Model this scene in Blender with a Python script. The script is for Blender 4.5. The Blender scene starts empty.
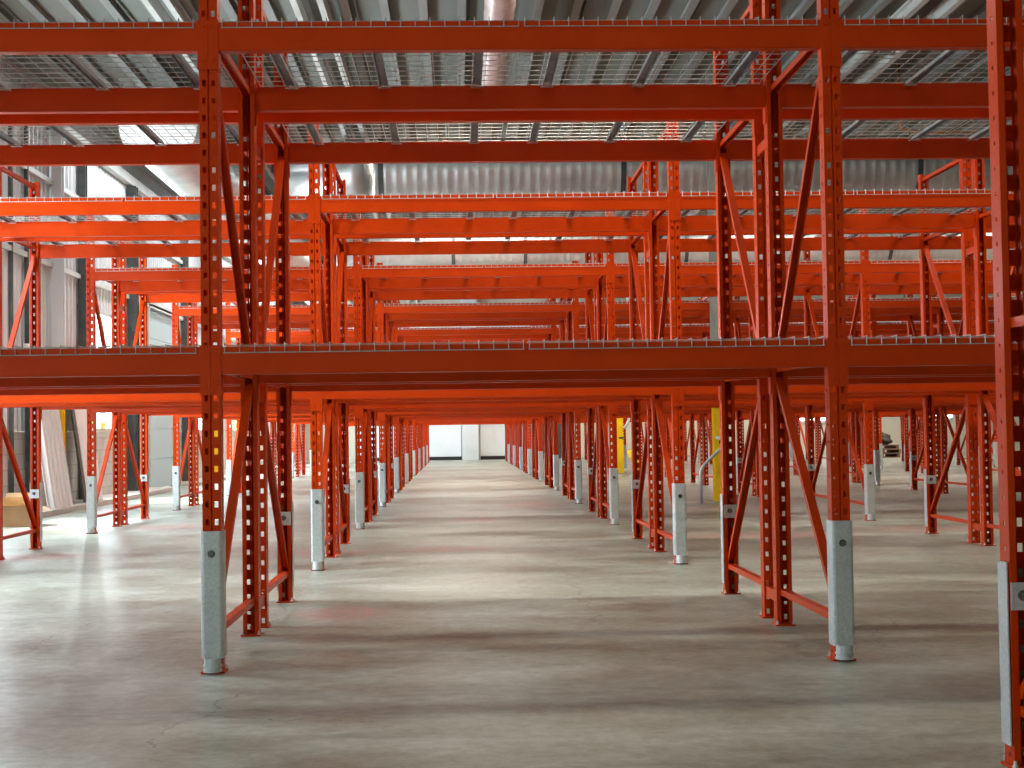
import bpy, bmesh, math, random
from mathutils import Vector, Matrix
random.seed(7)
PI = math.pi
scene = bpy.context.scene
COL = scene.collection

# ------------------------------------------------------------------ layout
ROW0, PITCH = 0.0, 4.6318            # first full row, spacing of the rows along the view
FD, GAP = 1.14, 0.31                 # frame depth, back-to-back gap
RD = 2*FD + GAP
PX = {-1: -2.79, 0: 0.009, 1: 2.7, 2: 5.44, 3: 8.18, 4: 10.92, 5: 13.66}
LASTCOL = [2, 3, 3, 4, 5, 5, 5, 5, 4, 3]
NROW = 10
PW = 0.079                            # post width
PD = 0.075                            # post depth
PH = 3.35                             # post height
ZLO, ZUP = 1.381, 2.775               # beam tops
WX = -4.75                            # left wall
WY = 47.3                             # far wall
WR = 24.0
CZ = 6.0                              # roof
YB = -9.0

# ------------------------------------------------------------------ materials
def nt(name):
    m = bpy.data.materials.new(name); m.use_nodes = True
    t = m.node_tree; b = t.nodes['Principled BSDF']
    return m, t, b
def N(t, kind, **kw):
    n = t.nodes.new(kind)
    for k, v in kw.items(): setattr(n, k, v)
    return n
def ramp(t, fac, stops):
    r = N(t, 'ShaderNodeValToRGB'); e = r.color_ramp.elements
    while len(e) < len(stops): e.new(0.5)
    for q, (p, c) in zip(e, stops):
        q.position = p; q.color = (c[0], c[1], c[2], 1)
    t.links.new(fac, r.inputs[0]); return r.outputs[0]
def noise(t, vec, scale, detail=4, rough=.55):
    n = N(t, 'ShaderNodeTexNoise'); n.inputs['Scale'].default_value = scale
    n.inputs['Detail'].default_value = detail; n.inputs['Roughness'].default_value = rough
    if vec is not None: t.links.new(vec, n.inputs['Vector'])
    return n.outputs[0]
def mapping(t, src, scale=(1,1,1), loc=(0,0,0)):
    m = N(t, 'ShaderNodeMapping'); m.inputs['Scale'].default_value = scale; m.inputs['Location'].default_value = loc
    t.links.new(src, m.inputs['Vector']); return m.outputs[0]
def pos(t): return N(t, 'ShaderNodeNewGeometry').outputs['Position']
def mix(t, fac, a, b, mode='MIX'):
    m = N(t, 'ShaderNodeMix', data_type='RGBA', blend_type=mode)
    for s, v in ((0, fac), (6, a), (7, b)):
        if hasattr(v, 'links') or isinstance(v, bpy.types.NodeSocket): t.links.new(v, m.inputs[s])
        elif s == 0: m.inputs[0].default_value = v
        else: m.inputs[s].default_value = (v[0], v[1], v[2], 1)
    return m.outputs[2]
def math_(t, op, a, b=None, c=None, clamp=False):
    m = N(t, 'ShaderNodeMath', operation=op, use_clamp=clamp)
    for i, v in enumerate((a, b, c)):
        if v is None: continue
        if isinstance(v, bpy.types.NodeSocket): t.links.new(v, m.inputs[i])
        else: m.inputs[i].default_value = v
    return m.outputs[0]
def bump(t, b, h, strength=.2, dist=.01):
    n = N(t, 'ShaderNodeBump'); n.inputs['Strength'].default_value = strength; n.inputs['Distance'].default_value = dist
    t.links.new(h, n.inputs['Height']); t.links.new(n.outputs[0], b.inputs['Normal'])

def varied(name, c1, c2, scale=6, rough=.45, metal=0.0, rr=None, bmp=0, stretch=(1,1,1)):
    m, t, b = nt(name)
    v = mapping(t, pos(t), stretch)
    n = noise(t, v, scale)
    t.links.new(ramp(t, n, [(.3, c1), (.7, c2)]), b.inputs['Base Color'])
    b.inputs['Roughness'].default_value = rough; b.inputs['Metallic'].default_value = metal
    if rr:
        n2 = noise(t, v, scale*3)
        t.links.new(math_(t, 'MULTIPLY_ADD', n2, rr, rough-rr/2), b.inputs['Roughness'])
    if bmp: bump(t, b, noise(t, v, scale*8), bmp, .003)
    return m

def paint_orange():
    m, t, b = nt('orange_enamel')
    p = pos(t)
    n = noise(t, p, 3.0, 5, .6)
    n2 = noise(t, p, 22.0, 4, .65)
    base = ramp(t, n, [(.25, (.50, .038, .0014)), (.75, (.62, .050, .0022))])
    scuff = ramp(t, n2, [(.70, (0, 0, 0)), (.80, (1, 1, 1))])
    t.links.new(mix(t, math_(t, 'MULTIPLY', scuff, .35), base, (.30, .05, .02)), b.inputs['Base Color'])
    t.links.new(math_(t, 'MULTIPLY_ADD', n, .16, .26), b.inputs['Roughness'])
    b.inputs['Specular IOR Level'].default_value = .16
    return m
def galv(name, c1, c2, rough, metal=.75):
    m, t, b = nt(name)
    v = N(t, 'ShaderNodeTexVoronoi'); v.inputs['Scale'].default_value = 130
    t.links.new(pos(t), v.inputs['Vector'])
    n = noise(t, pos(t), 9)
    f = math_(t, 'ADD', math_(t, 'MULTIPLY', v.outputs['Color'], .45), math_(t, 'MULTIPLY', n, .55))
    t.links.new(ramp(t, f, [(.3, c1), (.7, c2)]), b.inputs['Base Color'])
    b.inputs['Metallic'].default_value = metal
    t.links.new(math_(t, 'MULTIPLY_ADD', f, .2, rough-.1), b.inputs['Roughness'])
    return m

def floor_mat():
    m, t, b = nt('worn_concrete')
    p = pos(t)
    big = noise(t, mapping(t, p, (.22, .45, 1)), 1.0, 4, .5)
    mid = noise(t, mapping(t, p, (1.1, 1.7, 1)), 1.0, 12, .70)
    fine = noise(t, p, 14, 8, .75)
    f = math_(t, 'ADD', math_(t, 'MULTIPLY', big, .30), math_(t, 'ADD', math_(t, 'MULTIPLY', mid, .44), math_(t, 'MULTIPLY', fine, .26)))
    c = ramp(t, f, [(.39, (.105, .113, .083)), (.46, (.235, .256, .205)), (.53, (.365, .400, .345)), (.61, (.53, .575, .52))])
    sp = noise(t, mapping(t, p, (1, 1, 1), (9, 4, 0)), 9, 3, .5)
    c = mix(t, math_(t, 'MULTIPLY', ramp(t, sp, [(.74, (0,0,0)), (.77, (1,1,1))]), .7), c, (.05, .045, .04))
    # dark scuffs along the aisles
    sc = noise(t, mapping(t, p, (.7, 3.2, 1), (3.1, 7.7, 0)), 1.0, 8, .72)
    c = mix(t, math_(t, 'MULTIPLY', ramp(t, sc, [(.55, (0,0,0)), (.70, (1,1,1))]), .5), c, (.13, .115, .09))
    # red paint-dust patches beside the posts
    def blob(cx, cy, rx, ry):
        mp = mapping(t, p, (1/rx, 1/ry, 0), (-cx/rx, -cy/ry, 0))
        l = N(t, 'ShaderNodeVectorMath', operation='LENGTH'); t.links.new(mp, l.inputs[0])
        return math_(t, 'SUBTRACT', 1.0, l.outputs['Value'], clamp=True)
    tot = None
    for q in BLOBS:
        s = blob(*q); tot = s if tot is None else math_(t, 'MAXIMUM', tot, s)
    spk = noise(t, p, 16, 6, .8)
    dust = math_(t, 'MULTIPLY', math_(t, 'MULTIPLY', tot, 1.7, clamp=True), ramp(t, spk, [(.42, (0,0,0)), (.62, (1,1,1))]))
    c = mix(t, math_(t, 'MULTIPLY', dust, .75), c, (.58, .16, .16))
    # cracks: thin wandering lines between two points
    wob = noise(t, p, 2.2, 7, .62)
    ck = None
    for (x0, y0, x1, y1) in CRACKS:
        L = math.hypot(x1-x0, y1-y0); ux, uy = (x1-x0)/L, (y1-y0)/L
        sx = N(t, 'ShaderNodeSeparateXYZ'); t.links.new(p, sx.inputs[0])
        dx = math_(t, 'SUBTRACT', sx.outputs[0], x0); dy = math_(t, 'SUBTRACT', sx.outputs[1], y0)
        al = math_(t, 'ADD', math_(t, 'MULTIPLY', dx, ux), math_(t, 'MULTIPLY', dy, uy))
        pe = math_(t, 'SUBTRACT', math_(t, 'MULTIPLY', dy, ux), math_(t, 'MULTIPLY', dx, uy))
        pe = math_(t, 'ABSOLUTE', math_(t, 'ADD', pe, math_(t, 'MULTIPLY_ADD', wob, .44, -.22)))
        w = math_(t, 'LESS_THAN', pe, .0055)
        inn = math_(t, 'MULTIPLY', math_(t, 'GREATER_THAN', al, 0), math_(t, 'LESS_THAN', al, L))
        s = math_(t, 'MULTIPLY', w, inn); ck = s if ck is None else math_(t, 'MAXIMUM', ck, s)
    brk = ramp(t, noise(t, p, 5.5, 3), [(.36, (0,0,0)), (.44, (1,1,1))])
    ck = math_(t, 'MULTIPLY', ck, brk)
    c = mix(t, math_(t, 'MULTIPLY', ck, .5), c, (.07, .06, .05))
    t.links.new(c, b.inputs['Base Color'])
    t.links.new(math_(t, 'MULTIPLY_ADD', mid, .5, .12), b.inputs['Roughness'])
    b.inputs['Specular IOR Level'].default_value = .4
    bump(t, b, math_(t, 'ADD', math_(t, 'MULTIPLY', fine, .4), math_(t, 'MULTIPLY', mid, .6)), .10, .01)
    return m

BLOBS = [(.40, 1.95, .34, .42), (1.0, 6.4, .5, .5), (1.29, 10.6, .38, .7), (-2.5, 6.3, .6, .5), (-2.15, 10.2, .5, .7), (2.0, 13.7, .5, 1.1),
         (3.9, 7.4, 1.1, .6), (-.05, 6.2, .5, .5), (5.6, 7.9, .9, .6), (4.4, 12.0, .6, .6)]
CRACKS = [(1.82, 8.0, 1.78, 1.3), (.03, -1.5, .20, -.5), (-1.05, .65, -.92, 1.9), (.03, 1.55, .03, 3.7), (.75, -1.2, .1, -1.0), (2.9, .2, 3.3, 1.4)]

def block_mat():
    m, t, b = nt('painted_block')
    p = pos(t)
    sx = N(t, 'ShaderNodeSeparateXYZ'); t.links.new(p, sx.inputs[0])
    cx = N(t, 'ShaderNodeCombineXYZ'); t.links.new(sx.outputs[1], cx.inputs[0]); t.links.new(sx.outputs[2], cx.inputs[1])
    br = N(t, 'ShaderNodeTexBrick'); t.links.new(cx.outputs[0], br.inputs['Vector'])
    br.inputs['Scale'].default_value = 1; br.inputs['Brick Width'].default_value = .4; br.inputs['Row Height'].default_value = .2
    br.inputs['Mortar Size'].default_value = .008
    br.inputs['Color1'].default_value = (.62, .60, .55, 1); br.inputs['Color2'].default_value = (.56, .54, .50, 1)
    br.inputs['Mortar'].default_value = (.36, .35, .32, 1)
    n = noise(t, p, 3, 6)
    t.links.new(mix(t, .35, br.outputs['Color'], ramp(t, n, [(.3, (.4,.39,.36)), (.7, (.72,.70,.66))])), b.inputs['Base Color'])
    b.inputs['Roughness'].default_value = .8
    bump(t, b, br.outputs['Fac'], -.4, .01)
    return m
def emit(name, col, s):
    m = bpy.data.materials.new(name); m.use_nodes = True; t = m.node_tree
    t.nodes.clear(); e = N(t, 'ShaderNodeEmission'); e.inputs[0].default_value = (*col, 1); e.inputs[1].default_value = s
    o = N(t, 'ShaderNodeOutputMaterial'); t.links.new(e.outputs[0], o.inputs[0]); return m
def glass_mat():
    m = bpy.data.materials.new('window_glass'); m.use_nodes = True; t = m.node_tree; t.nodes.clear()
    a = N(t, 'ShaderNodeBsdfTransparent'); g = N(t, 'ShaderNodeBsdfGlossy'); g.inputs['Roughness'].default_value = .05
    x = N(t, 'ShaderNodeMixShader'); x.inputs[0].default_value = .07
    t.links.new(a.outputs[0], x.inputs[1]); t.links.new(g.outputs[0], x.inputs[2])
    o = N(t, 'ShaderNodeOutputMaterial'); t.links.new(x.outputs[0], o.inputs[0]); return m
def translucent(name, col):
    m = bpy.data.materials.new(name); m.use_nodes = True; t = m.node_tree; t.nodes.clear()
    a = N(t, 'ShaderNodeBsdfDiffuse'); a.inputs[0].default_value = (*col, 1)
    g = N(t, 'ShaderNodeBsdfTranslucent'); g.inputs[0].default_value = (*col, 1)
    x = N(t, 'ShaderNodeMixShader'); x.inputs[0].default_value = .35
    t.links.new(a.outputs[0], x.inputs[1]); t.links.new(g.outputs[0], x.inputs[2])
    o = N(t, 'ShaderNodeOutputMaterial'); t.links.new(x.outputs[0], o.inputs[0]); return m

M = {}
M['orange'] = paint_orange()
M['galv'] = galv('galvanised_steel', (.50, .54, .55), (.64, .68, .69), .42, .45)
M['wire'] = varied('galvanised_wire', (.50, .50, .48), (.66, .66, .63), 12, .42, .5)
M['chan'] = varied('dull_zinc_channel', (.20, .22, .24), (.33, .35, .37), 9, .5, .4)
M['tab'] = varied('bright_zinc', (.62, .62, .60), (.74, .74, .72), 9, .4, .3)
M['bolt'] = varied('bolt_steel', (.16, .16, .17), (.28, .28, .28), 30, .25, .9)
M['floor'] = floor_mat()
M['roofdeck'] = varied('pale_roof_board', (.15, .157, .135), (.23, .24, .215), 1.2, .8, 0, stretch=(1, .2, 1))
M['rib'] = varied('grey_roof_steel', (.22, .23, .22), (.34, .35, .34), 1.5, .55, .2, stretch=(4, .3, 1))
M['joist'] = varied('pale_joist_paint', (.52, .53, .50), (.68, .69, .66), 2, .5, .1)
M['siding'] = varied('light_grey_siding', (.66, .69, .70), (.78, .81, .82), 1.6, .5, .1, stretch=(1, 1, .2))
M['block'] = block_mat()
M['beige'] = varied('beige_wall_paint', (.62, .57, .47), (.74, .69, .58), .8, .7)
M['white'] = varied('white_panel', (.72, .77, .80), (.82, .86, .88), .7, .5)
M['whitegrey'] = varied('pale_grey_pier', (.60, .66, .69), (.70, .75, .77), .9, .6)
M['black'] = varied('black_rubber', (.008, .008, .009), (.02, .02, .02), 8, .6)
M['dark'] = varied('dark_painted_steel', (.045, .05, .05), (.09, .095, .09), 5, .5, .2)
M['duct'] = varied('spiral_duct_zinc', (.56, .58, .58), (.76, .77, .76), 2.2, .36, .8, stretch=(1, 1, 1))
M['pinkpipe'] = varied('pinkish_foil_wrap', (.58, .44, .42), (.74, .62, .60), 5, .35, .5)
M['yellow'] = varied('safety_yellow', (.86, .53, .004), (.94, .62, .006), 4, .45)
M['graycol'] = varied('grey_column_paint', (.28, .29, .26), (.38, .39, .35), 3, .6)
M['cardboard'] = varied('cardboard', (.42, .28, .15), (.52, .36, .21), 5, .85)
M['sheet'] = varied('off_white_sheet', (.76, .75, .74), (.86, .85, .84), 1.5, .55, stretch=(1, 1, .25))
M['pinksheet'] = varied('pale_pink_board', (.74, .69, .67), (.82, .77, .75), 1.5, .7)
M['copper'] = varied('orange_brown_pipe', (.42, .17, .06), (.55, .24, .09), 6, .4, .3)
M['redvalve'] = varied('dull_red_valve', (.26, .04, .03), (.36, .06, .05), 9, .45)
M['wood'] = varied('weathered_pallet_wood', (.17, .09, .06), (.30, .18, .12), 3, .85, stretch=(1, 6, 6))
M['tarp'] = varied('dark_tarpaulin', (.035, .032, .03), (.09, .085, .075), 4, .5, bmp=.4)
M['tube'] = emit('lamp_tube', (1.0, .93, .8), 14)
M['tubewhite'] = emit('lamp_tube_white', (.95, .97, 1.0), 9)
M['glass'] = glass_mat()
M['door'] = translucent('pale_door_panel', (.66, .77, .80))
M['leaf'] = varied('yellow_green_leaf', (.42, .40, .05), (.62, .55, .10), 5, .6)
M['grass'] = varied('dry_ground', (.30, .30, .18), (.42, .40, .28), 1, .9)

# ------------------------------------------------------------------ mesh helpers
def box(bm, x0, x1, y0, y1, z0, z1, mi=0):
    v = [bm.verts.new((x, y, z)) for z in (z0, z1) for y in (y0, y1) for x in (x0, x1)]
    for f in ((0,2,3,1), (4,5,7,6), (0,1,5,4), (2,6,7,3), (0,4,6,2), (1,3,7,5)):
        q = bm.faces.new([v[i] for i in f]); q.material_index = mi
    return v
def rod(bm, a, b, r, seg=6, mi=0, cap=True):
    a, b = Vector(a), Vector(b); d = (b-a).normalized()
    u = d.orthogonal().normalized(); w = d.cross(u)
    A, B = [], []
    for i in range(seg):
        t = 2*PI*(i+.5)/seg; o = (u*math.cos(t) + w*math.sin(t))*r
        A.append(bm.verts.new(a+o)); B.append(bm.verts.new(b+o))
    for i in range(seg):
        j = (i+1) % seg
        q = bm.faces.new((A[i], A[j], B[j], B[i])); q.material_index = mi; q.smooth = seg > 6
    if cap:
        bm.faces.new(A[::-1]).material_index = mi; bm.faces.new(B).material_index = mi
def tube(bm, pts, r, seg=10, mi=0):
    pts = [Vector(p) for p in pts]; rings = []
    up = None
    for i, p in enumerate(pts):
        d = (pts[min(i+1, len(pts)-1)] - pts[max(i-1, 0)]).normalized()
        if up is None: up = d.orthogonal().normalized()
        u = (up - d*up.dot(d)).normalized(); up = u; w = d.cross(u)
        rings.append([bm.verts.new(p + (u*math.cos(2*PI*k/seg) + w*math.sin(2*PI*k/seg))*(r if not callable(r) else r(i))) for k in range(seg)])
    for a, b in zip(rings, rings[1:]):
        for k in range(seg):
            j = (k+1) % seg
            q = bm.faces.new((a[k], a[j], b[j], b[k])); q.smooth = True; q.material_index = mi
    bm.faces.new(rings[0][::-1]).material_index = mi; bm.faces.new(rings[-1]).material_index = mi
def prism(bm, prof, a, b, X, Y, mi=0):
    """closed profile (list of (s,t)) swept from a to b with axes X, Y"""
    a, b, X, Y = Vector(a), Vector(b), Vector(X), Vector(Y)
    A = [bm.verts.new(a + X*s + Y*t) for s, t in prof]; B = [bm.verts.new(b + X*s + Y*t) for s, t in prof]
    n = len(prof)
    for i in range(n):
        j = (i+1) % n; bm.faces.new((A[i], A[j], B[j], B[i])).material_index = mi
    bm.faces.new(A[::-1]).material_index = mi; bm.faces.new(B).material_index = mi
def data(name, bm, *mats, fix=True):
    if fix: bmesh.ops.recalc_face_normals(bm, faces=bm.faces[:])
    me = bpy.data.meshes.new(name); bm.to_mesh(me); bm.free()
    for m in mats: me.materials.append(m)
    return me
def put(name, me, parent=None, loc=(0,0,0), rz=0, **props):
    o = bpy.data.objects.new(name, me); COL.objects.link(o)
    o.location = loc; o.rotation_euler = (0, 0, rz)
    if parent is not None: o.parent = parent
    for k, v in props.items(): o[k] = v
    return o
def thing(name, label, cat, loc=(0,0,0), rz=0, group=None, me=None):
    o = put(name, me, None, loc, rz, label=label, category=cat, kind='thing')
    if group: o['group'] = group
    return o
def struct(name, me, **k):
    return put(name, me, kind='structure', **k)
def copy_tree(src, loc, rz):
    r = src.copy(); COL.objects.link(r); r.location = loc; r.rotation_euler = (0, 0, rz)
    for ch in src.children:
        c = ch.copy(); COL.objects.link(c); c.parent = r
        for g in ch.children:
            d = g.copy(); COL.objects.link(d); d.parent = c
    return r

# ------------------------------------------------------------------ rack parts
def post_mesh(coarse=False):
    """perforated roll-formed upright: face towards -y, open towards +y"""
    w, d, lip = PW/2, PD/2, .020
    P = [(-w+lip, d), (-w, d), (-w, d-.030), (-w, d-.043), (-w, -d), (-.028, -d), (-.012, -d), (-.005, -d), (0, -d+.008), (.005, -d), (.012, -d), (.028, -d), (w, -d), (w, d-.043), (w, d-.030), (w, d), (w-lip, d)]
    front = {5, 10}; side = {2, 13}
    pit = .075; n = int(PH/pit)
    zs = [0.0]; tags = []
    for k in range(n):
        z = k*pit
        for a, tg in ((.0245, 0), (.031, 1), (.044, 2), (.0505, 1), (.075, 0)):
            zs.append(z+a); tags.append(tg)
    zs.append(PH); tags.append(0)
    bm = bmesh.new()
    V = [[bm.verts.new((x, y, z)) for x, y in P] for z in zs]
    for i, tg in enumerate(tags):
        for j in range(len(P)-1):
            if j in front and tg >= 1: continue
            if j in side and tg == 2: continue
            bm.faces.new((V[i][j], V[i][j+1], V[i+1][j+1], V[i+1][j]))
    bmesh.ops.recalc_face_normals(bm, faces=bm.faces[:])
    if not coarse: bmesh.ops.solidify(bm, geom=bm.faces[:], thickness=.0024)
    return data('post', bm, M['orange'])
def u_bar(bm, a, b, wx=.040, h=.030, t=.004):
    a, b = Vector(a), Vector(b); d = (b-a).normalized(); X = Vector((1, 0, 0)); Y = d.cross(X).normalized()
    if Y.z < 0: Y = -Y
    w = wx/2
    prof = [(-w, h/2), (w, h/2), (w, -h/2), (w-t, -h/2), (w-t, h/2-t), (-w+t, h/2-t), (-w+t, -h/2), (-w, -h/2)]
    prism(bm, prof, a, b, X, Y)
YI = PD/2 + .002                       # braces start inside the open back of the posts
def brace_me(za, zi):
    bm = bmesh.new(); u_bar(bm, (0, YI-.03, za), (0, FD-YI+.03, zi)); return data('brace', bm, M['orange'])
def base_me():
    bm = bmesh.new()
    box(bm, -.050, .050, -.048, .054, 0, .008)
    for x, y in ((-.041, .045), (.041, .045)):
        rod(bm, (x, y, .008), (x, y, .026), .005, 6, 1); rod(bm, (x, y, .008), (x, y, .015), .009, 6, 1)
    return data('base_plate', bm, M['orange'], M['tab'])
def guard_me():
    bm = bmesh.new()
    o, i = [], []
    W, F, Bk, c = .0470, -.056, .030, .014
    outer = [(-W, Bk), (-W, F+c), (-W+.004, F+.004), (-W+c, F), (W-c, F), (W-.004, F+.004), (W, F+c), (W, Bk)]
    t = .004
    inner = [(W-t, Bk), (W-t, F+c+.002), (W-c-.001, F+t), (-W+c+.001, F+t), (-W+t, F+c+.002), (-W+t, Bk)]
    prism(bm, outer+inner, (0, 0, .066), (0, 0, .600), (1, 0, 0), (0, 1, 0))
    # rounded toe with two rolled rings
    for z0, z1, r in ((.009, .020, .040), (.020, .030, .036), (.030, .040, .040), (.040, .068, .036)):
        pr = [(-r, .004)] + [(r*math.cos(PI+PI*k/10), r*math.sin(PI+PI*k/10)) for k in range(11)] + [(r, .004)]
        prism(bm, [(x, y-.046) for x, y in pr], (0, 0, z0), (0, 0, z1), (1, 0, 0), (0, 1, 0))
    return data('post_guard', bm, M['galv'])
def bolt_me():
    bm = bmesh.new()
    rod(bm, (0, -.056, .505), (0, -.058, .505), .016, 12); rod(bm, (0, -.058, .505), (0, -.068, .505), .012, 6)
    return data('bolt', bm, M['bolt'])
def clamp_me():
    bm = bmesh.new()
    box(bm, -.040, .040, PD/2+.002, PD/2+.007, .462, .542)
    rod(bm, (.005, PD/2+.007, .505), (.005, PD/2+.009, .505), .016, 10, 1); rod(bm, (.005, PD/2+.009, .505), (.005, PD/2+.020, .505), .010, 6, 1)
    return data('clamp_plate', bm, M['galv'], M['bolt'])
def spacer_me():
    bm = bmesh.new(); y0, y1 = FD+PD/2+.004, FD+GAP-PD/2-.004
    P = [(-.030, 0), (.030, 0), (.030, .055), (-.030, .055)]
    box(bm, -.030, .030, y0, y1, 0, .055)
    return data('row_spacer', bm, M['orange'])

POST = post_mesh(); POSTC = post_mesh(True)
STRUT = {z: brace_me(z, z) for z in (.17, 1.30, 2.74, 3.30)}
DIAG = [brace_me(.19, 1.25), brace_me(2.68, 1.345)]
BASE, GUARD, BOLT, CLAMP, SPACER = base_me(), guard_me(), bolt_me(), clamp_me(), spacer_me()

def make_frame(level, spacer):
    """level 2: all parts; 1: main parts only. Aisle post at y = 0, inner post at y = FD."""
    t = bpy.data.objects.new('upright_frame', None); COL.objects.link(t)
    pm = POST if level > 0 else POSTC
    p1 = put('post', pm, t); p2 = put('post', pm, t, (0, FD, 0), PI)
    g = put('post_guard', GUARD, t, label='galvanised steel guard wrapped round the aisle post')
    if level == 2:
        put('bolt', BOLT, g, label='bolt head')
        put('base_plate', BASE, t); put('base_plate', BASE, t, (0, FD, 0), PI)
        put('clamp_plate', CLAMP, t, label='pale zinc clamp plate with bolt')
    if level >= 1:
        for z in STRUT: put('strut', STRUT[z], t)
    else:
        put('strut', STRUT[.17], t)
    for d in DIAG: put('brace', d, t)
    if spacer:
        for z in (.115, 2.45): put('row_spacer', SPACER, t, (0, 0, z))
    return t

ORD = ['first', 'second', 'third', 'fourth', 'fifth', 'sixth', 'seventh', 'eighth', 'ninth', 'tenth', 'eleventh']
def colname(c):
    return f'{ORD[-c]} to the left of the central bay' if c < 1 else f'{ORD[c-1]} to the right of the central bay'
protos = {}
def frame(c, y, rz, level, spacer, label, group):
    k = (level, spacer)
    if k not in protos:
        o = protos[k] = make_frame(level, spacer); o.location = (PX[c], y, 0); o.rotation_euler.z = rz
    else: o = copy_tree(protos[k], (PX[c], y, 0), rz)
    o['label'] = label; o['category'] = 'rack frame'; o['group'] = group; o['kind'] = 'thing'

for n in range(NROW):
    y = ROW0 + n*PITCH
    lv = 2 if n < 4 else (1 if n < 7 else 0)
    for c in range(-1, LASTCOL[n]+1):
        side = f'{ORD[-c]} left' if c < 1 else f'{ORD[c-1]} right'
        frame(c, y, 0, lv, n < 6, f'orange upright, grey guard facing viewer, {side} of central bay, {ORD[n]} row away', f'front uprights of the {ORD[n]} rack row')
        frame(c, y+RD, PI, lv, False, f'orange upright, grey guard on far side, {side} of central bay, {ORD[n]} row away', f'rear uprights of the {ORD[n]} rack row')
# the lone end frame close to the camera
frame(1, ROW0 - PITCH + RD, PI, 2, False, 'nearest orange upright, standing alone in front of all rack rows, open back showing slots', 'lone end frame')

# ------------------------------------------------------------------ beams
def beam_rail(L, h):
    bm = bmesh.new(); f, b = -.0425, .0125; s = .022
    prof = [(f+.003, 0), (f, -.003), (f, -h+.003), (f+.003, -h), (b, -h), (b, -.017), (b-s, -.017), (b-s, 0)]
    prism(bm, prof, (-L/2, 0, 0), (L/2, 0, 0), (0, 1, 0), (0, 0, 1))
    return data('rail', bm, M['orange'])
def connector_me(s):
    """hook plate at one end; s = +1 right end, placed at the rail end (x = 0)"""
    bm = bmesh.new(); yf = -PD/2-.0035
    box(bm, *sorted((0, s*.0405)), yf-.004, yf, -.205, .008)
    for z in (-.02, -.165): rod(bm, (s*.022, yf-.004, z), (s*.022, yf-.008, z), .007, 8)
    x = sorted((-s*.0035, 0)); box(bm, x[0], x[1], yf-.004, .020, -.205, .008)
    return data('connector', bm, M['orange'])
CONN = {1: connector_me(1), -1: connector_me(-1)}
def clear(c): return PX[c+1]-PX[c]-PW-.010
rails, beam_proto = {}, {}
def beam_single(L, h):
    bm = bmesh.new(); f, b = -.0425, .0125; s = .022
    prism(bm, [(f, 0), (f, -h), (b, -h), (b, -.017), (b-s, -.017), (b-s, 0)], (-L/2, 0, 0), (L/2, 0, 0), (0, 1, 0), (0, 0, 1))
    yf = -PD/2-.0035
    for q in (-1, 1):
        box(bm, *sorted((q*L/2, q*(L/2+.0405))), yf-.004, yf, -.205, .008)
    return data('load_beam', bm, M['orange'])
singles = {}
def bay(c):
    if c == 0: return 'central bay'
    return f'{ORD[-c-1]} bay left of centre' if c < 0 else f'{ORD[c-1]} bay right of centre'
EDGE = {'A0': 'front edge of front rack', 'A1': 'rear edge of front rack', 'B0': 'front edge of rear rack', 'B1': 'rear edge of rear rack'}
HB = {ZLO: .118, ZUP: .124}
n_beam = 0
mass_beam = []
def beam(n, c, e, z):
    global n_beam
    y = ROW0 + n*PITCH + {'A0': 0, 'A1': FD, 'B0': FD+GAP, 'B1': RD}[e]
    rz = 0 if e in ('A0', 'B0') else PI
    x = (PX[c]+PX[c+1])/2; L = clear(c); h = HB[z]; k = (round(L, 3), h)
    lab = f"{'upper' if z == ZUP else 'lower'} orange beam, {EDGE[e]}, {bay(c)}, {ORD[n]} row away"
    grp = f"{'upper' if z == ZUP else 'lower'} beams of the {ORD[n]} rack row"
    if n_beam >= 296:
        mass_beam.append((k, L, h, x, y, z, rz)); return
    n_beam += 1
    if n < 4:
        if k not in rails: rails[k] = beam_rail(L, h)
        if k not in beam_proto:
            o = beam_proto[k] = put('load_beam', None)
            put('rail', rails[k], o); put('connector', CONN[1], o, (L/2+.0035, 0, 0)); put('connector', CONN[-1], o, (-L/2-.0035, 0, 0))
            o.location = (x, y, z); o.rotation_euler.z = rz
        else: o = copy_tree(beam_proto[k], (x, y, z), rz)
        o['label'] = lab; o['category'] = 'beam'; o['group'] = grp; o['kind'] = 'thing'
    else:
        if k not in singles: singles[k] = beam_single(L, h)
        thing('load_beam', lab, 'beam', (x, y, z), rz, grp, singles[k])
for n in range(NROW):
    order = sorted(range(-1, LASTCOL[n]), key=lambda c: abs(c))
    for e in ('A0', 'B1', 'B0', 'A1') :
        for c in order:
            for z in (ZLO, ZUP): beam(n, c, e, z)

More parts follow.
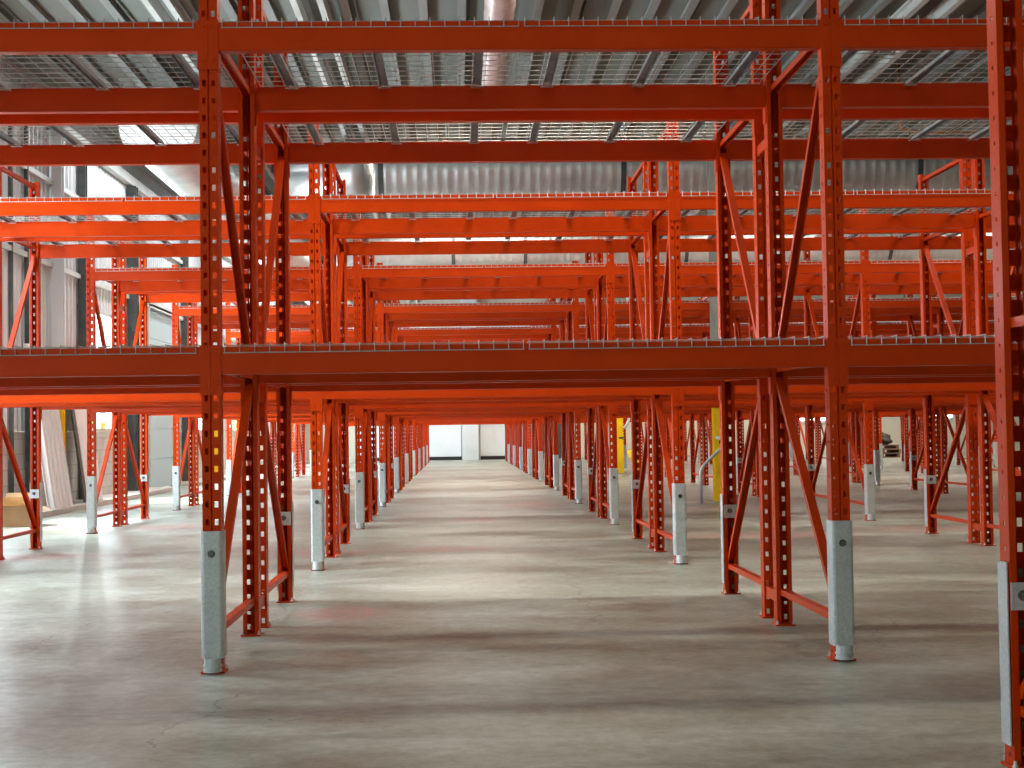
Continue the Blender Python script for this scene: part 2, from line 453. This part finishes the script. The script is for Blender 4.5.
# ------------------------------------------------------------------ wire decks
def deck_mesh(w, fine=True):
    bm = bmesh.new(); r = .0023 if fine else .0030; sg = 4
    y0, y1 = -.0475, FD+.0475
    nx = int(round(w/.0645)); zt = .0128
    for i in range(nx+1):
        x = -w/2 + w*i/nx
        rod(bm, (x, y0-.003, zt), (x, y1+.003, zt), r, sg, cap=False)
        for y in (y0, y1): rod(bm, (x, y, zt+.003), (x, y, -.028), r, sg)
    ny = 12 if fine else 8
    for j in range(ny+1):
        y = y0+.03 + (y1-y0-.06)*j/ny
        rod(bm, (-w/2, y, zt-.0052), (w/2, y, zt-.0052), r, sg)
    for y in (y0, y1): rod(bm, (-w/2-.004, y+(-.004 if y < 0 else .004), -.026), (w/2+.004, y+(-.004 if y < 0 else .004), -.026), r, sg)
    return data('wire_mesh', bm, M['wire'])
def channel_me():
    bm = bmesh.new(); w, h, t = .022, .018, .003
    prof = [(-w, 0), (-w, -h), (-w+t, -h), (-w+t, -t), (w-t, -t), (w-t, -h), (w, -h), (w, 0)]
    prism(bm, prof, (0, .016, .0036), (0, FD-.016, .0036), (1, 0, 0), (0, 0, 1))
    for ya, yb in ((-.006, .04), (FD-.04, FD+.006)):     # flared bright tongues on the beam steps
        box(bm, -.032, .032, ya, yb, -.0163, -.0142, 1)
    return data('support_channel', bm, M['chan'], M['tab'])
CH = channel_me()
deckm, deck_proto, deck_single = {}, {}, {}
n_deck, mass_deck = 0, []
def deck(n, c, rack, z, half):
    global n_deck
    y = ROW0 + n*PITCH + (0 if rack == 'front' else FD+GAP)
    cl = PX[c+1]-PX[c]-PW-.03; w = cl/2-.02
    x = (PX[c]+PX[c+1])/2 + (-1 if half == 0 else 1)*(cl/4+.003)
    k = round(w, 3)
    lab = f"{'left' if half == 0 else 'right'} wire deck on {'upper' if z == ZUP else 'lower'} beams, {rack} rack, {bay(c)}, {ORD[n]} row"
    grp = f"wire decks of the {ORD[n]} rack row"
    if n_deck >= 296: mass_deck.append((k, w, x, y, z)); return
    n_deck += 1
    if n < 3:
        if k not in deckm: deckm[k] = deck_mesh(w)
        if k not in deck_proto:
            o = deck_proto[k] = put('wire_deck', None); o.location = (x, y, z)
            put('wire_mesh', deckm[k], o)
            for s in (-1, 0, 1): put('support_channel', CH, o, (s*w*.37, 0, 0))
        else: o = copy_tree(deck_proto[k], (x, y, z), 0)
        o['label'] = lab; o['category'] = 'wire deck'; o['group'] = grp; o['kind'] = 'thing'
    else:
        thing('wire_deck', lab, 'wire deck', (x, y, z), 0, grp, far_deck(k, w))
def far_deck(k, w):
    if k not in deck_single:
        bm = bmesh.new()
        tmp = deck_mesh(w, False); bm.from_mesh(tmp)
        nf = len(bm.faces)
        for s in (-1, 0, 1):
            q = bmesh.new(); q.from_mesh(CH); bmesh.ops.translate(q, verts=q.verts[:], vec=(s*w*.37, 0, 0))
            for f in q.faces: f.material_index += 1
            m2 = bpy.data.meshes.new('t'); q.to_mesh(m2); q.free(); bm.from_mesh(m2); bpy.data.meshes.remove(m2)
        deck_single[k] = data('wire_deck', bm, M['wire'], M['chan'], M['tab'])
    return deck_single[k]
for n in range(NROW):
    order = sorted(range(-1, LASTCOL[n]), key=lambda c: abs(c))
    for rack in ('front', 'rear'):
        for c in order:
            for z in (ZUP, ZLO):
                for half in (0, 1): deck(n, c, rack, z, half)
# the farthest ones, past three hundred of a kind
bm = bmesh.new()
for k, L, h, x, y, z, rz in mass_beam:
    if k not in singles: singles[k] = beam_single(L, h)
    q = bmesh.new(); q.from_mesh(singles[k]); bmesh.ops.transform(q, matrix=Matrix.Translation((x, y, z)) @ Matrix.Rotation(rz, 4, 'Z'), verts=q.verts[:])
    m2 = bpy.data.meshes.new('t'); q.to_mesh(m2); q.free(); bm.from_mesh(m2); bpy.data.meshes.remove(m2)
o = put('distant_beams', data('distant_beams', bm, M['orange'], fix=False), kind='stuff', label='orange beams of the farthest rack rows before the back wall', category='beams')
bm = bmesh.new()
for k, w, x, y, z in mass_deck:
    q = bmesh.new(); q.from_mesh(far_deck(k, w)); bmesh.ops.translate(q, verts=q.verts[:], vec=(x, y, z))
    m2 = bpy.data.meshes.new('t'); q.to_mesh(m2); q.free(); bm.from_mesh(m2); bpy.data.meshes.remove(m2)
o = put('distant_wire_decks', data('distant_wire_decks', bm, M['wire'], M['chan'], M['tab'], fix=False), kind='stuff', label='wire decks of the farthest rack rows before the back wall', category='wire decks')

# ------------------------------------------------------------------ the building
bm = bmesh.new(); box(bm, WX-.2, WR, YB, WY+.2, -.15, 0); struct('floor', data('floor', bm, M['floor']))
# roof: boards between ribs that run away from the camera
bm = bmesh.new()
box(bm, WX-.2, WR, YB, WY+.2, CZ, CZ+.08, 0)
x = WX+.1; k = 0
while x < WR:
    box(bm, x-.028, x+.028, YB, WY, CZ-.075, CZ, 1); box(bm, x-.05, x+.05, YB, WY, CZ-.085, CZ-.075, 1)
    if k % 3 == 1: box(bm, x+.10, x+.115, YB, WY, CZ-.04, CZ, 0)
    x += .447; k += 1
struct('ceiling', data('ceiling', bm, M['roofdeck'], M['rib']))

WIN = [(-7.0, -3.4), (2.0, 4.0), (9.6, 12.4), (16.3, 18.4), (25.0, 27.2), (30.4, 33.0), (36.0, 38.4), (41.6, 44.4)]
DOOR = (21.2, 23.8); DZ = 3.45; WZ0, WZ1 = 1.1, 3.04
def in_rng(y, r): return r[0]-1e-4 <= y < r[1]-1e-4
bm = bmesh.new()
prof = [(0, 0), (.10, 0), (.13, .035), (.17, .035), (.20, 0)]
ys = []
y = -9.0
while y < WY:
    for dy, dx in ((0, 0), (.10, 0), (.125, .035), (.175, .035)): ys.append((round(y+dy, 4), WX+dx))
    y = round(y+.2, 4)
ys.append((WY, WX))
zz = [WZ0, WZ1, DZ, CZ]
grid = [[bm.verts.new((x, y, z)) for (y, x) in ys] for z in zz]
for i in range(3):
    for j in range(len(ys)-1):
        yy = ys[j][0]
        if in_rng(yy, DOOR) and i < 2: continue
        if i == 0 and any(in_rng(yy, w) for w in WIN): continue
        bm.faces.new((grid[i][j], grid[i][j+1], grid[i+1][j+1], grid[i+1][j]))
bmesh.ops.recalc_face_normals(bm, faces=bm.faces[:])
bmesh.ops.solidify(bm, geom=bm.faces[:], thickness=.012)
struct('wall_left', data('wall_left', bm, M['siding']))
bm = bmesh.new()
box(bm, WX-.19, WX+.04, YB, DOOR[0], 0, WZ0-.004); box(bm, WX-.19, WX+.04, DOOR[1], WY, 0, WZ0-.004)
struct('wall_left_base', data('wall_left_base', bm, M['block']))
bm = bmesh.new(); box(bm, WX+.041, -4.20, YB, DOOR[0]-.1, 0, .07); box(bm, WX+.041, -4.20, DOOR[1]+.1, WY-.2, 0, .07)
struct('baseboard_left', data('baseboard_left', bm, M['block']))
for i, z in enumerate((3.42, 4.60, 5.42)):
    bm = bmesh.new(); box(bm, WX+.05, WX+(.10 if i < 2 else .16), YB, WY-.05, z, z+(.07 if i < 2 else .16))
    struct(f'trim_{i+1}', data('trim', bm, M['joist']))
for i, (a, b) in enumerate(WIN):
    bm = bmesh.new()
    for y0, y1, z0, z1 in ((a, a+.05, WZ0, WZ1), (b-.05, b, WZ0, WZ1), (a, b, WZ0, WZ0+.05), (a, b, WZ1-.05, WZ1)):
        box(bm, WX-.05, WX+.045, y0, y1, z0, z1)
    for q in range(1, 3):
        y = a+(b-a)*q/3; box(bm, WX-.03, WX+.02, y-.015, y+.015, WZ0, WZ1)
    w = struct(f'window_{i+1}', data('window', bm, M['joist']))
    bm = bmesh.new(); box(bm, WX-.012, WX-.008, a+.04, b-.04, WZ0+.04, WZ1-.04)
    put('pane', data('pane', bm, M['glass']), w)
bm = bmesh.new()
nz = 6
for k in range(nz):
    z0 = .02+(DZ-.02)*k/nz; z1 = .02+(DZ-.02)*(k+1)/nz-.012
    box(bm, WX-.03, WX+.02, DOOR[0], DOOR[1], z0, z1)
box(bm, WX-.040, WX-.032, DOOR[0], DOOR[1], .02, DZ)
d = struct('door_1', data('door', bm, M['door']))
bm = bmesh.new()
for y in (DOOR[0]-.06, DOOR[1]): box(bm, WX-.05, WX+.10, y, y+.06, 0, DZ+.06)
box(bm, WX-.05, WX+.10, DOOR[0]-.06, DOOR[1]+.06, DZ, DZ+.08)
put('door_frame', data('door_frame', bm, M['joist']), d)

# far wall with two white dock doors and a pier between them
bm = bmesh.new(); box(bm, WX-.2, WR, WY, WY+.2, 0, CZ); struct('wall_back', data('wall_back', bm, M['beige']))
def dock(i, x0, x1):
    bm = bmesh.new(); box(bm, x0, x1, WY-.10, WY-.002, .13, 3.6); d = struct(f'door_{i}', data('door', bm, M['white']))
    bm = bmesh.new(); box(bm, x0, x1, WY-.12, WY-.002, .0, .13); put('bottom_seal', data('seal', bm, M['black']), d, label='black rubber bottom seal')
dock(2, -2.6, 1.16); dock(3, 1.86, 3.7)
bm = bmesh.new(); box(bm, 1.19, 1.78, WY-.55, WY-.002, 0, CZ-.01); struct('trim_4', data('trim', bm, M['whitegrey']))
bm = bmesh.new()
for x in (6.4, 8.9, 11.4, 13.9, 17.6, 20.2): box(bm, x-.04, x+.04, WY-.05, WY-.002, 0, CZ-.1)
struct('trim_5', data('trim', bm, M['graycol']))
for i, (x0, x1) in enumerate(((15.0, 16.2), (3.9, 4.9))):
    bm = bmesh.new(); box(bm, x0, x1, WY-.16, WY-.11, 0, 2.3)
    box(bm, x0-.08, x0, WY-.18, WY-.002, 0, 2.38); box(bm, x1, x1+.08, WY-.18, WY-.002, 0, 2.38); box(bm, x0-.08, x1+.08, WY-.18, WY-.002, 2.3, 2.38)
    struct(f'door_{i+4}', data('door', bm, M['dark']))
bm = bmesh.new(); box(bm, WR, WR+.2, YB, WY, 0, CZ); struct('wall_right', data('wall_right', bm, M['beige']))
bm = bmesh.new(); box(bm, WX-.2, WR+.2, YB-.2, YB, 0, CZ); struct('wall_front', data('wall_front', bm, M['beige']))

# roof joists running along the bays: paired cold-formed channels with hanger straps
def joist(x, z, label, w=.22):
    bm = bmesh.new(); t = .02; h = .16
    for s in (-1, 1):
        X = x+s*w/2
        prof = [(0, 0), (s*.07, 0), (s*.07, -.02), (s*.015, -.02), (s*.015, -h+.02), (s*.07, -h+.02), (s*.07, -h), (0, -h)]
        prism(bm, prof, (X, 6.0, z), (X, WY-.05, z), (1, 0, 0), (0, 0, 1))
    o = thing('roof_joist', label, 'roof joist', (0, 0, 0), 0, 'pale roof joists', data('roof_joist', bm, M['joist']))
    for y in range(8, 46, 4):
        b2 = bmesh.new(); box(b2, x-w/2+.001, x+w/2-.001, y, y+.04, .005+z-.16, z-.005)
        put('cross_stay', data('cross_stay', b2, M['rib']), o)
joist(-.53, 5.87, 'pale twin-channel roof joist passing above the central bay, left of the foil pipe')
joist(6.50, 5.87, 'bright twin-channel roof joist high above the first bay right of centre', .34)
joist(-2.15, 5.87, 'pale twin-channel roof joist beside the round left duct', .16)

# round ducts
def duct(a, b, r, name='round_duct'):
    a, b = Vector(a), Vector(b); L = (b-a).length; n = int(L/.16)
    bm = bmesh.new(); seg = 32; d = (b-a).normalized(); u = Vector((0, 0, 1)); w = d.cross(u)
    rings = []
    for i in range(n+1):
        for dr, dt in ((0, 0), (.006, .03), (.006, .06), (0, .09)):
            if i == n and dt > 0: break
            c = a + d*min(L, L*i/n+dt*L/n/.16)
            rings.append([bm.verts.new(c + (u*math.cos(2*PI*k/seg)+w*math.sin(2*PI*k/seg))*(r+dr)) for k in range(seg)])
    for p, q in zip(rings, rings[1:]):
        for k in range(seg):
            j = (k+1) % seg; f = bm.faces.new((p[k], p[j], q[j], q[k])); f.smooth = True
    bm.faces.new(rings[0]); bm.faces.new(rings[-1])
    return data(name, bm, M['duct'])
def hangers(o, pts, r, axis):
    for (x, y, z) in pts:
        b2 = bmesh.new()
        seg = 24
        for k in range(seg):
            t0, t1 = 2*PI*k/seg, 2*PI*(k+1)/seg; R0, R1 = r+.008, r+.016
            def P(R, t, s): return (x+s*.04, y+R*math.cos(t), z+R*math.sin(t)) if axis == 'x' else (x+R*math.cos(t), y+s*.04, z+R*math.sin(t))
            vs = [b2.verts.new(P(R, t, s)) for s in (-1, 1) for R in (R0, R1) for t in (t0, t1)]
            for f in ((0,1,3,2), (4,6,7,5), (0,4,5,1), (2,3,7,6)): b2.faces.new([vs[i] for i in f])
        rod(b2, (x, y, z+r+.01), (x, y, CZ-.09), .008, 6)
        put('hanger_band', data('hanger_band', b2, M['dark']), o, label='dark hanger band')
DZC = 5.15
t = thing('round_duct', 'big round zinc duct running crosswise behind the upper beams, the nearer of two', 'duct', group='crosswise ducts', me=duct((-.22, 17.0, DZC), (WR-.5, 17.0, DZC), .53))
main_duct = t; hangers(t, [(3.7, 17, DZC), (-.1, 17, DZC), (8.4, 17, DZC), (13, 17, DZC)], .53, 'x')
t = thing('round_duct', 'round zinc duct running crosswise farther back, seen just over the third row', 'duct', group='crosswise ducts', me=duct((-1.6, 26.6, DZC), (WR-.5, 26.6, DZC), .50))
hangers(t, [(1.0, 26.6, DZC), (2.6, 26.6, DZC), (6.2, 26.6, DZC), (10.8, 26.6, DZC)], .50, 'x')
t = thing('round_duct', 'big round zinc duct running away from the viewer beside the corrugated wall', 'duct', me=duct((-2.75, 12.6, 5.0), (-2.75, WY-1.5, 5.0), .50))
hangers(t, [(-2.75, 17, 5.0), (-2.75, 23, 5.0), (-2.75, 30, 5.0), (-2.75, 38, 5.0)], .50, 'y')
# elbow joining the crosswise duct to a short drop toward the roof
bm = bmesh.new(); tube(bm, [(-.31-.9*math.sin(t*PI/2/8)*1.0, 17.0+.9*(1-math.cos(t*PI/2/8)), DZC) for t in range(9)], .53, 28)
put('duct_elbow', data('duct_elbow', bm, M['duct']), main_duct)
bm = bmesh.new(); tube(bm, [(1.55, 6.0+.1*i, 5.45) for i in range(62)] + [(1.55, 12.1+.24*math.sin(a*PI/16), 5.45+.24*(1-math.cos(a*PI/16))) for a in range(1, 9)] + [(1.55, 12.34, CZ-.002)], lambda i: .16+(.006 if i % 4 == 0 else 0), 20)
thing('vent_pipe', 'pinkish foil-wrapped vent pipe under the roof above the central bay', 'pipe', me=data('vent_pipe', bm, M['pinkpipe']))
for (px, py, lab) in ((0.938, 15.6, 'small red sprinkler head under the roof beside the foil vent pipe'), (3.62, 15.6, 'small red sprinkler head under the roof near the right upright')):
    bm = bmesh.new(); rod(bm, (0, 0, CZ-.003), (0, 0, 5.42), .022, 8, 1); rod(bm, (0, 0, 5.42), (0, 0, 5.36), .045, 10); rod(bm, (0, 0, 5.36), (0, 0, 5.30), .02, 8); rod(bm, (0, 0, 5.30), (0, 0, 5.29), .05, 10)
    thing('sprinkler_head', lab, 'sprinkler', (px, py, 0), 0, 'sprinkler heads', data('sprinkler_head', bm, M['redvalve'], M['rib']))
bm = bmesh.new(); tube(bm, [(7.195, 13.6, CZ-.003), (7.195, 13.6, 5.2), (7.215, 13.6, 5.08), (7.5, 13.6, 5.05), (9.5, 13.6, 5.05)], .022, 8)
thing('copper_pipe', 'thin orange-brown pipe dropping from the roof near the bright joist', 'pipe', me=data('copper_pipe', bm, M['copper']))
bm = bmesh.new()
tube(bm, [(WX+.3, 15.5, 5.66), (-1.8, 15.6, 5.64), (-.9, 15.6, 5.64)], .03, 8)
thing('white_conduit', 'white conduit crossing under the roof over the left bay', 'conduit', me=data('white_conduit', bm, M['tab']))
# open-web girders under the roof, crosswise
def girder(y, x0, x1, label):
    bm = bmesh.new()
    for z in (5.66, 5.05):
        for s in (-1, 1): box(bm, x0, x1, y+s*.04-.02, y+s*.04+.02, z-.025, z+.025)
    x = x0; k = 0
    while x < x1-.5:
        a, b = (5.635, 5.075) if k % 2 == 0 else (5.075, 5.635)
        rod(bm, (x, y, a), (x+.5, y, b), .018, 6); x += .5; k += 1
    for k in range(21, 62, 9):
        X = WX+.1+.447*(k+.5)
        if x0 < X < x1: rod(bm, (X, y, 5.68), (X, y, CZ-.003), .02, 6)
    thing('roof_girder', label, 'roof girder', group='open-web girders', me=data('roof_girder', bm, M['rib']))
girder(14.1, 4.1, WR-.1, 'dark open-web steel girder crossing under the roof right of the central bay')
girder(30.2, 4.1, WR-.1, 'dark open-web steel girder crossing under the roof behind the farther duct')

# building columns: grey above, yellow below, with a black rub mark
def i_col(bm, z0, z1, w, mi=0):
    f = .012
    box(bm, -w/2, w/2, -w/2, -w/2+f, z0, z1, mi); box(bm, -w/2, w/2, w/2-f, w/2, z0, z1, mi); box(bm, -f/2, f/2, -w/2+f, w/2-f, z0, z1, mi)
def column(x, y, label, group=None, w=.17, top='graycol'):
    t = thing('steel_column', label, 'column', (x, y, 0), 0, group)
    bm = bmesh.new(); i_col(bm, .012, 2.05, w); put('painted_base', data('painted_base', bm, M['yellow']), t, label='yellow painted lower half')
    bm = bmesh.new(); i_col(bm, 2.05, CZ-.09, w); put('shaft', data('shaft', bm, M[top]), t)
    bm = bmesh.new(); box(bm, -w*.8, w*.8, -w*.8, w*.8, 0, .012); put('base_plate', data('base_plate', bm, M['graycol']), t)
    bm = bmesh.new(); box(bm, -.02, w/2, -w/2-.004, -w/2-.0005, .80, .845); put('tag_plate', data('tag_plate', bm, M['dark']), t, label='small dark plate')
column(4.635, 13.74, 'yellow-based steel column beside the bent grey pipe, right of the central bay')
column(4.78, 27.62, 'yellow-based steel column with a white pipe, farther down right of the central bay')
column(WX+.15, 14.75, 'yellow steel column on the block wall between leaning sheets', None, .14, 'siding')
column(WX+.15, 28.4, 'yellow-green steel column on the left wall, far down', None, .14, 'siding')
column(13.9, 27.62, 'yellow-based steel column far to the right among the racks')
# bent pipe rail in front of the column
bm = bmesh.new()
pts = [(4.31, 13.39, 0), (4.31, 13.39, .38)]
for k in range(1, 7):
    a = k/6*math.radians(48); pts.append((4.31+.22*(1-math.cos(a)), 13.39, .38+.22*math.sin(a)))
for k in range(1, 5): pts.append((pts[-1][0]+.065, 13.39, pts[-1][2]+.060))
pts += [(pts[-1][0]+.03, 13.42, pts[-1][2]+.04), (pts[-1][0]+.05, 13.50, pts[-1][2]+.08), (4.57, 13.63, pts[-1][2]+.10)]
tube(bm, pts, .022, 10)
thing('bent_pipe', 'bent grey steel pipe rising from the floor to the yellow column', 'pipe', me=data('bent_pipe', bm, M['galv']))
bm = bmesh.new()
tube(bm, [(5.00, 27.42, CZ-.09), (5.00, 27.42, 1.35), (4.98, 27.42, 1.22), (4.93, 27.42, 1.12), (4.88, 27.46, 1.05)], .03, 8)
thing('white_pipe', 'white pipe running down the farther yellow column', 'pipe', me=data('white_pipe', bm, M['tab']))
bm = bmesh.new(); tube(bm, [(4.98, 27.36, .55), (5.05, 27.36, .36), (5.16, 27.36, .2), (5.30, 27.36, .1)] , .07, 10)
box(bm, 5.12, 5.34, 27.28, 27.44, 0, .05)
thing('yellow_guard', 'curved yellow guard at the foot of the farther yellow column', 'guard', me=data('yellow_guard', bm, M['yellow']))

# dark posts and downpipes on the left wall
for y, w, lab in ((16.26, .12, 'grey steel post on the left wall at the edge of the bright window'), (12.75, .05, 'thin dark steel post on the left wall nearest the cardboard box'), (13.45, .05, 'thin dark steel post on the left wall before the first leaning sheets'),
                  (19.6, .17, 'thick dark steel post on the left wall before the white door'), (24.6, .14, 'dark steel post on the left wall just past the white door')):
    bm = bmesh.new(); i_col(bm, .07, 5.40, w)
    thing('wall_post', lab, 'post', (WX+.055+w/2, y, 0), 0, 'dark wall posts', data('wall_post', bm, M['dark']))

# sheets leaning on the left wall
def sheet(y0, y1, xb, zt, fl, mat, label, name='leaning_sheet', zb=.07):
    bm = bmesh.new(); n = max(1, int((y1-y0)/.2)); xt = WX+.13
    if fl:
        P = []
        for i in range(n+1):
            y = y0+(y1-y0)*i/n
            P.append((y, 0.0)); 
            if i < n: q = (y1-y0)/n; P += [(y+q*.4, 0.0), (y+q*.5, .05), (y+q*.9, .05)]
    else: P = [(y0, 0), (y1, 0)]
    lo = [bm.verts.new((xb+d, y, zb)) for y, d in P]; hi = [bm.verts.new((xt+d, y, zt)) for y, d in P]
    for i in range(len(P)-1): bm.faces.new((lo[i], lo[i+1], hi[i+1], hi[i]))
    bmesh.ops.recalc_face_normals(bm, faces=bm.faces[:]); bmesh.ops.solidify(bm, geom=bm.faces[:], thickness=-.012 if fl else -.03)
    zlow = min(v.co.z for v in bm.verts)
    bmesh.ops.translate(bm, verts=bm.verts[:], vec=(0, 0, zb+.001-zlow))
    thing(name, label, 'sheet', group='sheets leaning on the wall', me=data(name, bm, mat))
sheet(13.1, 14.15, -4.31, 2.25, True, M['sheet'], 'off-white fluted sheet leaning on the wall in front of the yellow column')
sheet(15.05, 15.18, -4.31, 2.3, False, M['dark'], 'narrow dark board leaning on the wall beside the pale pink board')
sheet(15.22, 16.1, -4.31, 2.3, False, M['pinksheet'], 'pale pink board leaning on the wall under the window')
# cardboard box with open flaps
t = thing('cardboard_box', 'open brown cardboard box on the floor by the block wall', 'box', (-4.02, 10.85, 0), .1)
bm = bmesh.new(); a, h, w = .19, .24, .008
box(bm, -a, a, -a, a, 0, w)
for q in ((-a, a, -a, -a+w), (-a, a, a-w, a), (-a, -a+w, -a+w, a-w), (a-w, a, -a+w, a-w)): box(bm, *q, w, h)
put('carton', data('carton', bm, M['cardboard']), t)
for ang, dx, dy in ((40, 0, -1), (55, 0, 1), (70, -1, 0), (-25, 1, 0)):
    bm = bmesh.new(); s = math.sin(math.radians(ang)); c = math.cos(math.radians(ang)); l = .16
    if dx == 0: v = [(-a, dy*a, h), (a, dy*a, h), (a, dy*(a+l*c), h+l*s), (-a, dy*(a+l*c), h+l*s)]
    else: v = [(dx*a, -a, h), (dx*a, a, h), (dx*(a+l*c), a, h+l*s), (dx*(a+l*c), -a, h+l*s)]
    bm.faces.new([bm.verts.new(p) for p in v]); bmesh.ops.solidify(bm, geom=bm.faces[:], thickness=.006)
    put('flap', data('flap', bm, M['cardboard']), t)

# pallets with a dark bundle far back on the right
def pallet(z, lab, dx=0):
    bm = bmesh.new()
    for i in range(7): box(bm, -.6, .6, -.5+i*.155, -.5+i*.155+.1, .115, .135)
    for s in (-.55, 0, .55): box(bm, s-.04, s+.04, -.5, .53, .02, .115)
    for s in (-.5, -.03, .43): box(bm, -.6, .6, s, s+.1, 0, .02)
    thing('pallet', lab, 'pallet', (14.5+dx, 40.6, z), .1, 'pallets by the far wall', data('pallet', bm, M['wood']))
pallet(0, 'bottom wooden pallet of the stack under the dark bundle'); pallet(.136, 'middle wooden pallet of the stack under the dark bundle', .05); pallet(.272, 'top wooden pallet of the stack under the dark bundle', -.03)
bm = bmesh.new(); bmesh.ops.create_icosphere(bm, subdivisions=4, radius=1)
for v in bm.verts:
    p = v.co.copy(); f = 1 + .16*math.sin(5*p.x+1)*math.cos(4*p.y) + .1*math.sin(9*p.z+3*p.x)
    v.co = Vector((p.x*.46*f+.08*p.z, p.y*.42*f, max(-.0, p.z*.27*f+.12)))
for f in bm.faces: f.smooth = True
thing('tarp_bundle', 'dark tarpaulin bundle lying on the stacked pallets near the far wall', 'bundle', (14.5, 40.6, .409), .2, None, data('tarp_bundle', bm, M['tarp']))

# lamps
def strip(x, y, z, L, label, ax='x', group='strip lights'):
    t = thing('strip_light', label, 'light', (x, y, z), 0 if ax == 'x' else PI/2, group)
    bm = bmesh.new(); prism(bm, [(-.09, 0), (-.05, .06), (.05, .06), (.09, 0)], (-L/2, 0, 0), (L/2, 0, 0), (0, 1, 0), (0, 0, 1))
    for s in (-.4, .4): rod(bm, (s*L, 0, .06), (s*L, 0, max(.07, CZ-.088-z) if z > 3 else .1), .006, 6)
    put('housing', data('housing', bm, M['tab']), t)
    bm = bmesh.new()
    for s in (-.035, .035): rod(bm, (-L/2+.02, s, -.016), (L/2-.02, s, -.016), .015, 10)
    put('lamp_tube', data('lamp_tube', bm, M['tube']), t)
def wall_lamp(x, z, L, label):
    t = thing('wall_light', label, 'light', (x, WY-.004, z), 0, 'glaring lights on the far wall')
    bm = bmesh.new(); box(bm, -L/2, L/2, -.06, 0, -.14, .12); put('housing', data('housing', bm, M['graycol']), t)
    bm = bmesh.new(); rod(bm, (-L/2+.03, -.10, .04), (L/2-.03, -.10, .04), .075, 12); put('lamp_tube', data('lamp_tube', bm, M['tubewhite']), t)
wall_lamp(14.05, 1.30, 1.05, 'glaring white light low on the far wall, seen beside the right near upright')
wall_lamp(18.85, 1.33, .8, 'glaring white light low on the far wall, far to the right')

# outside the windows
bm = bmesh.new(); box(bm, -40, WX-.4, -20, 70, -.3, -.02); struct('ground_outside', data('ground_outside', bm, M['grass']))
bm = bmesh.new()
for i in range(2600):
    y = random.uniform(9, 46); x = -6.6 + random.uniform(-.5, .5); z = random.uniform(-.02, 1.25 + .35*math.sin(y*1.7))
    c = Vector((x, y, max(.02, z))); u = Vector((random.uniform(-1,1), random.uniform(-1,1), random.uniform(-1,1))).normalized()*.12; w = u.orthogonal().normalized()*.06
    a = [bm.verts.new(c+q) for q in (u, w, -u, -w)]; bm.faces.new(a)
put('shrubbery', data('shrubbery', bm, M['leaf']), kind='stuff', label='yellow-green shrubbery outside the left windows', category='shrubbery')

# ------------------------------------------------------------------ light
def area(name, loc, size, sy, power, col, rot):
    l = bpy.data.lights.new(name, 'AREA'); l.shape = 'RECTANGLE'; l.size = size; l.size_y = sy; l.energy = power; l.color = col
    o = bpy.data.objects.new(name, l); COL.objects.link(o); o.location = loc; o.rotation_euler = rot; return o
for (a, b) in WIN:
    area('daylight_window', (WX-.25, (a+b)/2, (WZ0+WZ1)/2), b-a, WZ1-WZ0, 640 if a > 0 else 210, (.76, .91, 1.0), (PI/2, 0, -PI/2))
WARM = (1.0, .90, .72)
for y in (-3.4, 3.2, 8.0):
    for x in (1.9, 7.5):
        area('bay_or_fill_light', (x, y, 5.7), 2.2, .6, 26 if y < 0 else 120, WARM, (0, 0, 0))
for i, y in enumerate((20.5, 24.5, 33.0, 38.0, 43.0)):
    for j, x in enumerate((1.4, 8.0, 14.5)):
        area('bay_or_fill_light', (x, y, 5.88), 3.0, 1.0, 260 if j == 0 else 190, (1.0, .92, .80), (0, 0, 0))
for y in (4.0, 8.0, 17.5, 23.5, 31.0, 38.0):
    area('bay_or_fill_light', (-3.6, y, 5.7), .4, 4.5, 125, (.92, .97, 1.0), (0, 0, 0))  # added fill lights without fixtures, put overhead to brighten the left wall
s = bpy.data.lights.new('sun', 'SUN'); s.energy = 9.0; s.angle = math.radians(.6); s.color = (1, .95, .86)
so = bpy.data.objects.new('sun', s); COL.objects.link(so)
so.rotation_euler = Vector((.55, -.12, -.83)).to_track_quat('-Z', 'Y').to_euler()
w = bpy.data.worlds.new('sky'); scene.world = w; w.use_nodes = True
bg = w.node_tree.nodes['Background']; bg.inputs[0].default_value = (.88, .94, 1.0, 1); bg.inputs[1].default_value = 1.6

# ------------------------------------------------------------------ camera
cam = bpy.data.cameras.new('camera'); co = bpy.data.objects.new('camera', cam); COL.objects.link(co)
F = 1469.76; H, CX, D0, PIT, YAW, ROLL = 1.0028, 1.0584, 6.3264, .0324, .0369, .0145
cam.sensor_fit = 'HORIZONTAL'; cam.sensor_width = 36; cam.lens = F/1024*36; cam.clip_start = .05; cam.clip_end = 200
fwd = Vector((math.sin(YAW)*math.cos(PIT), math.cos(YAW)*math.cos(PIT), math.sin(PIT)))
right = Vector((math.cos(YAW), -math.sin(YAW), 0)); up = right.cross(fwd)
c, sn = math.cos(ROLL), math.sin(ROLL)
# image axes turned so that horizontals climb to the right
r2 = right*c - up*sn; u2 = up*c + right*sn
R = Matrix((r2, u2, -fwd)).transposed().to_4x4()
co.matrix_world = Matrix.Translation((CX, -D0, H)) @ R
scene.camera = co
vs = scene.view_settings
vs.view_transform = 'Standard'; vs.look = 'None'; vs.gamma = 1; vs.use_curve_mapping = False; vs.exposure = 0.2
scene.cycles.max_bounces = 8; scene.cycles.diffuse_bounces = 5; scene.cycles.glossy_bounces = 4; scene.cycles.transparent_max_bounces = 8
scene.cycles.sample_clamp_indirect = 6; scene.cycles.caustics_reflective = False; scene.cycles.caustics_refractive = False
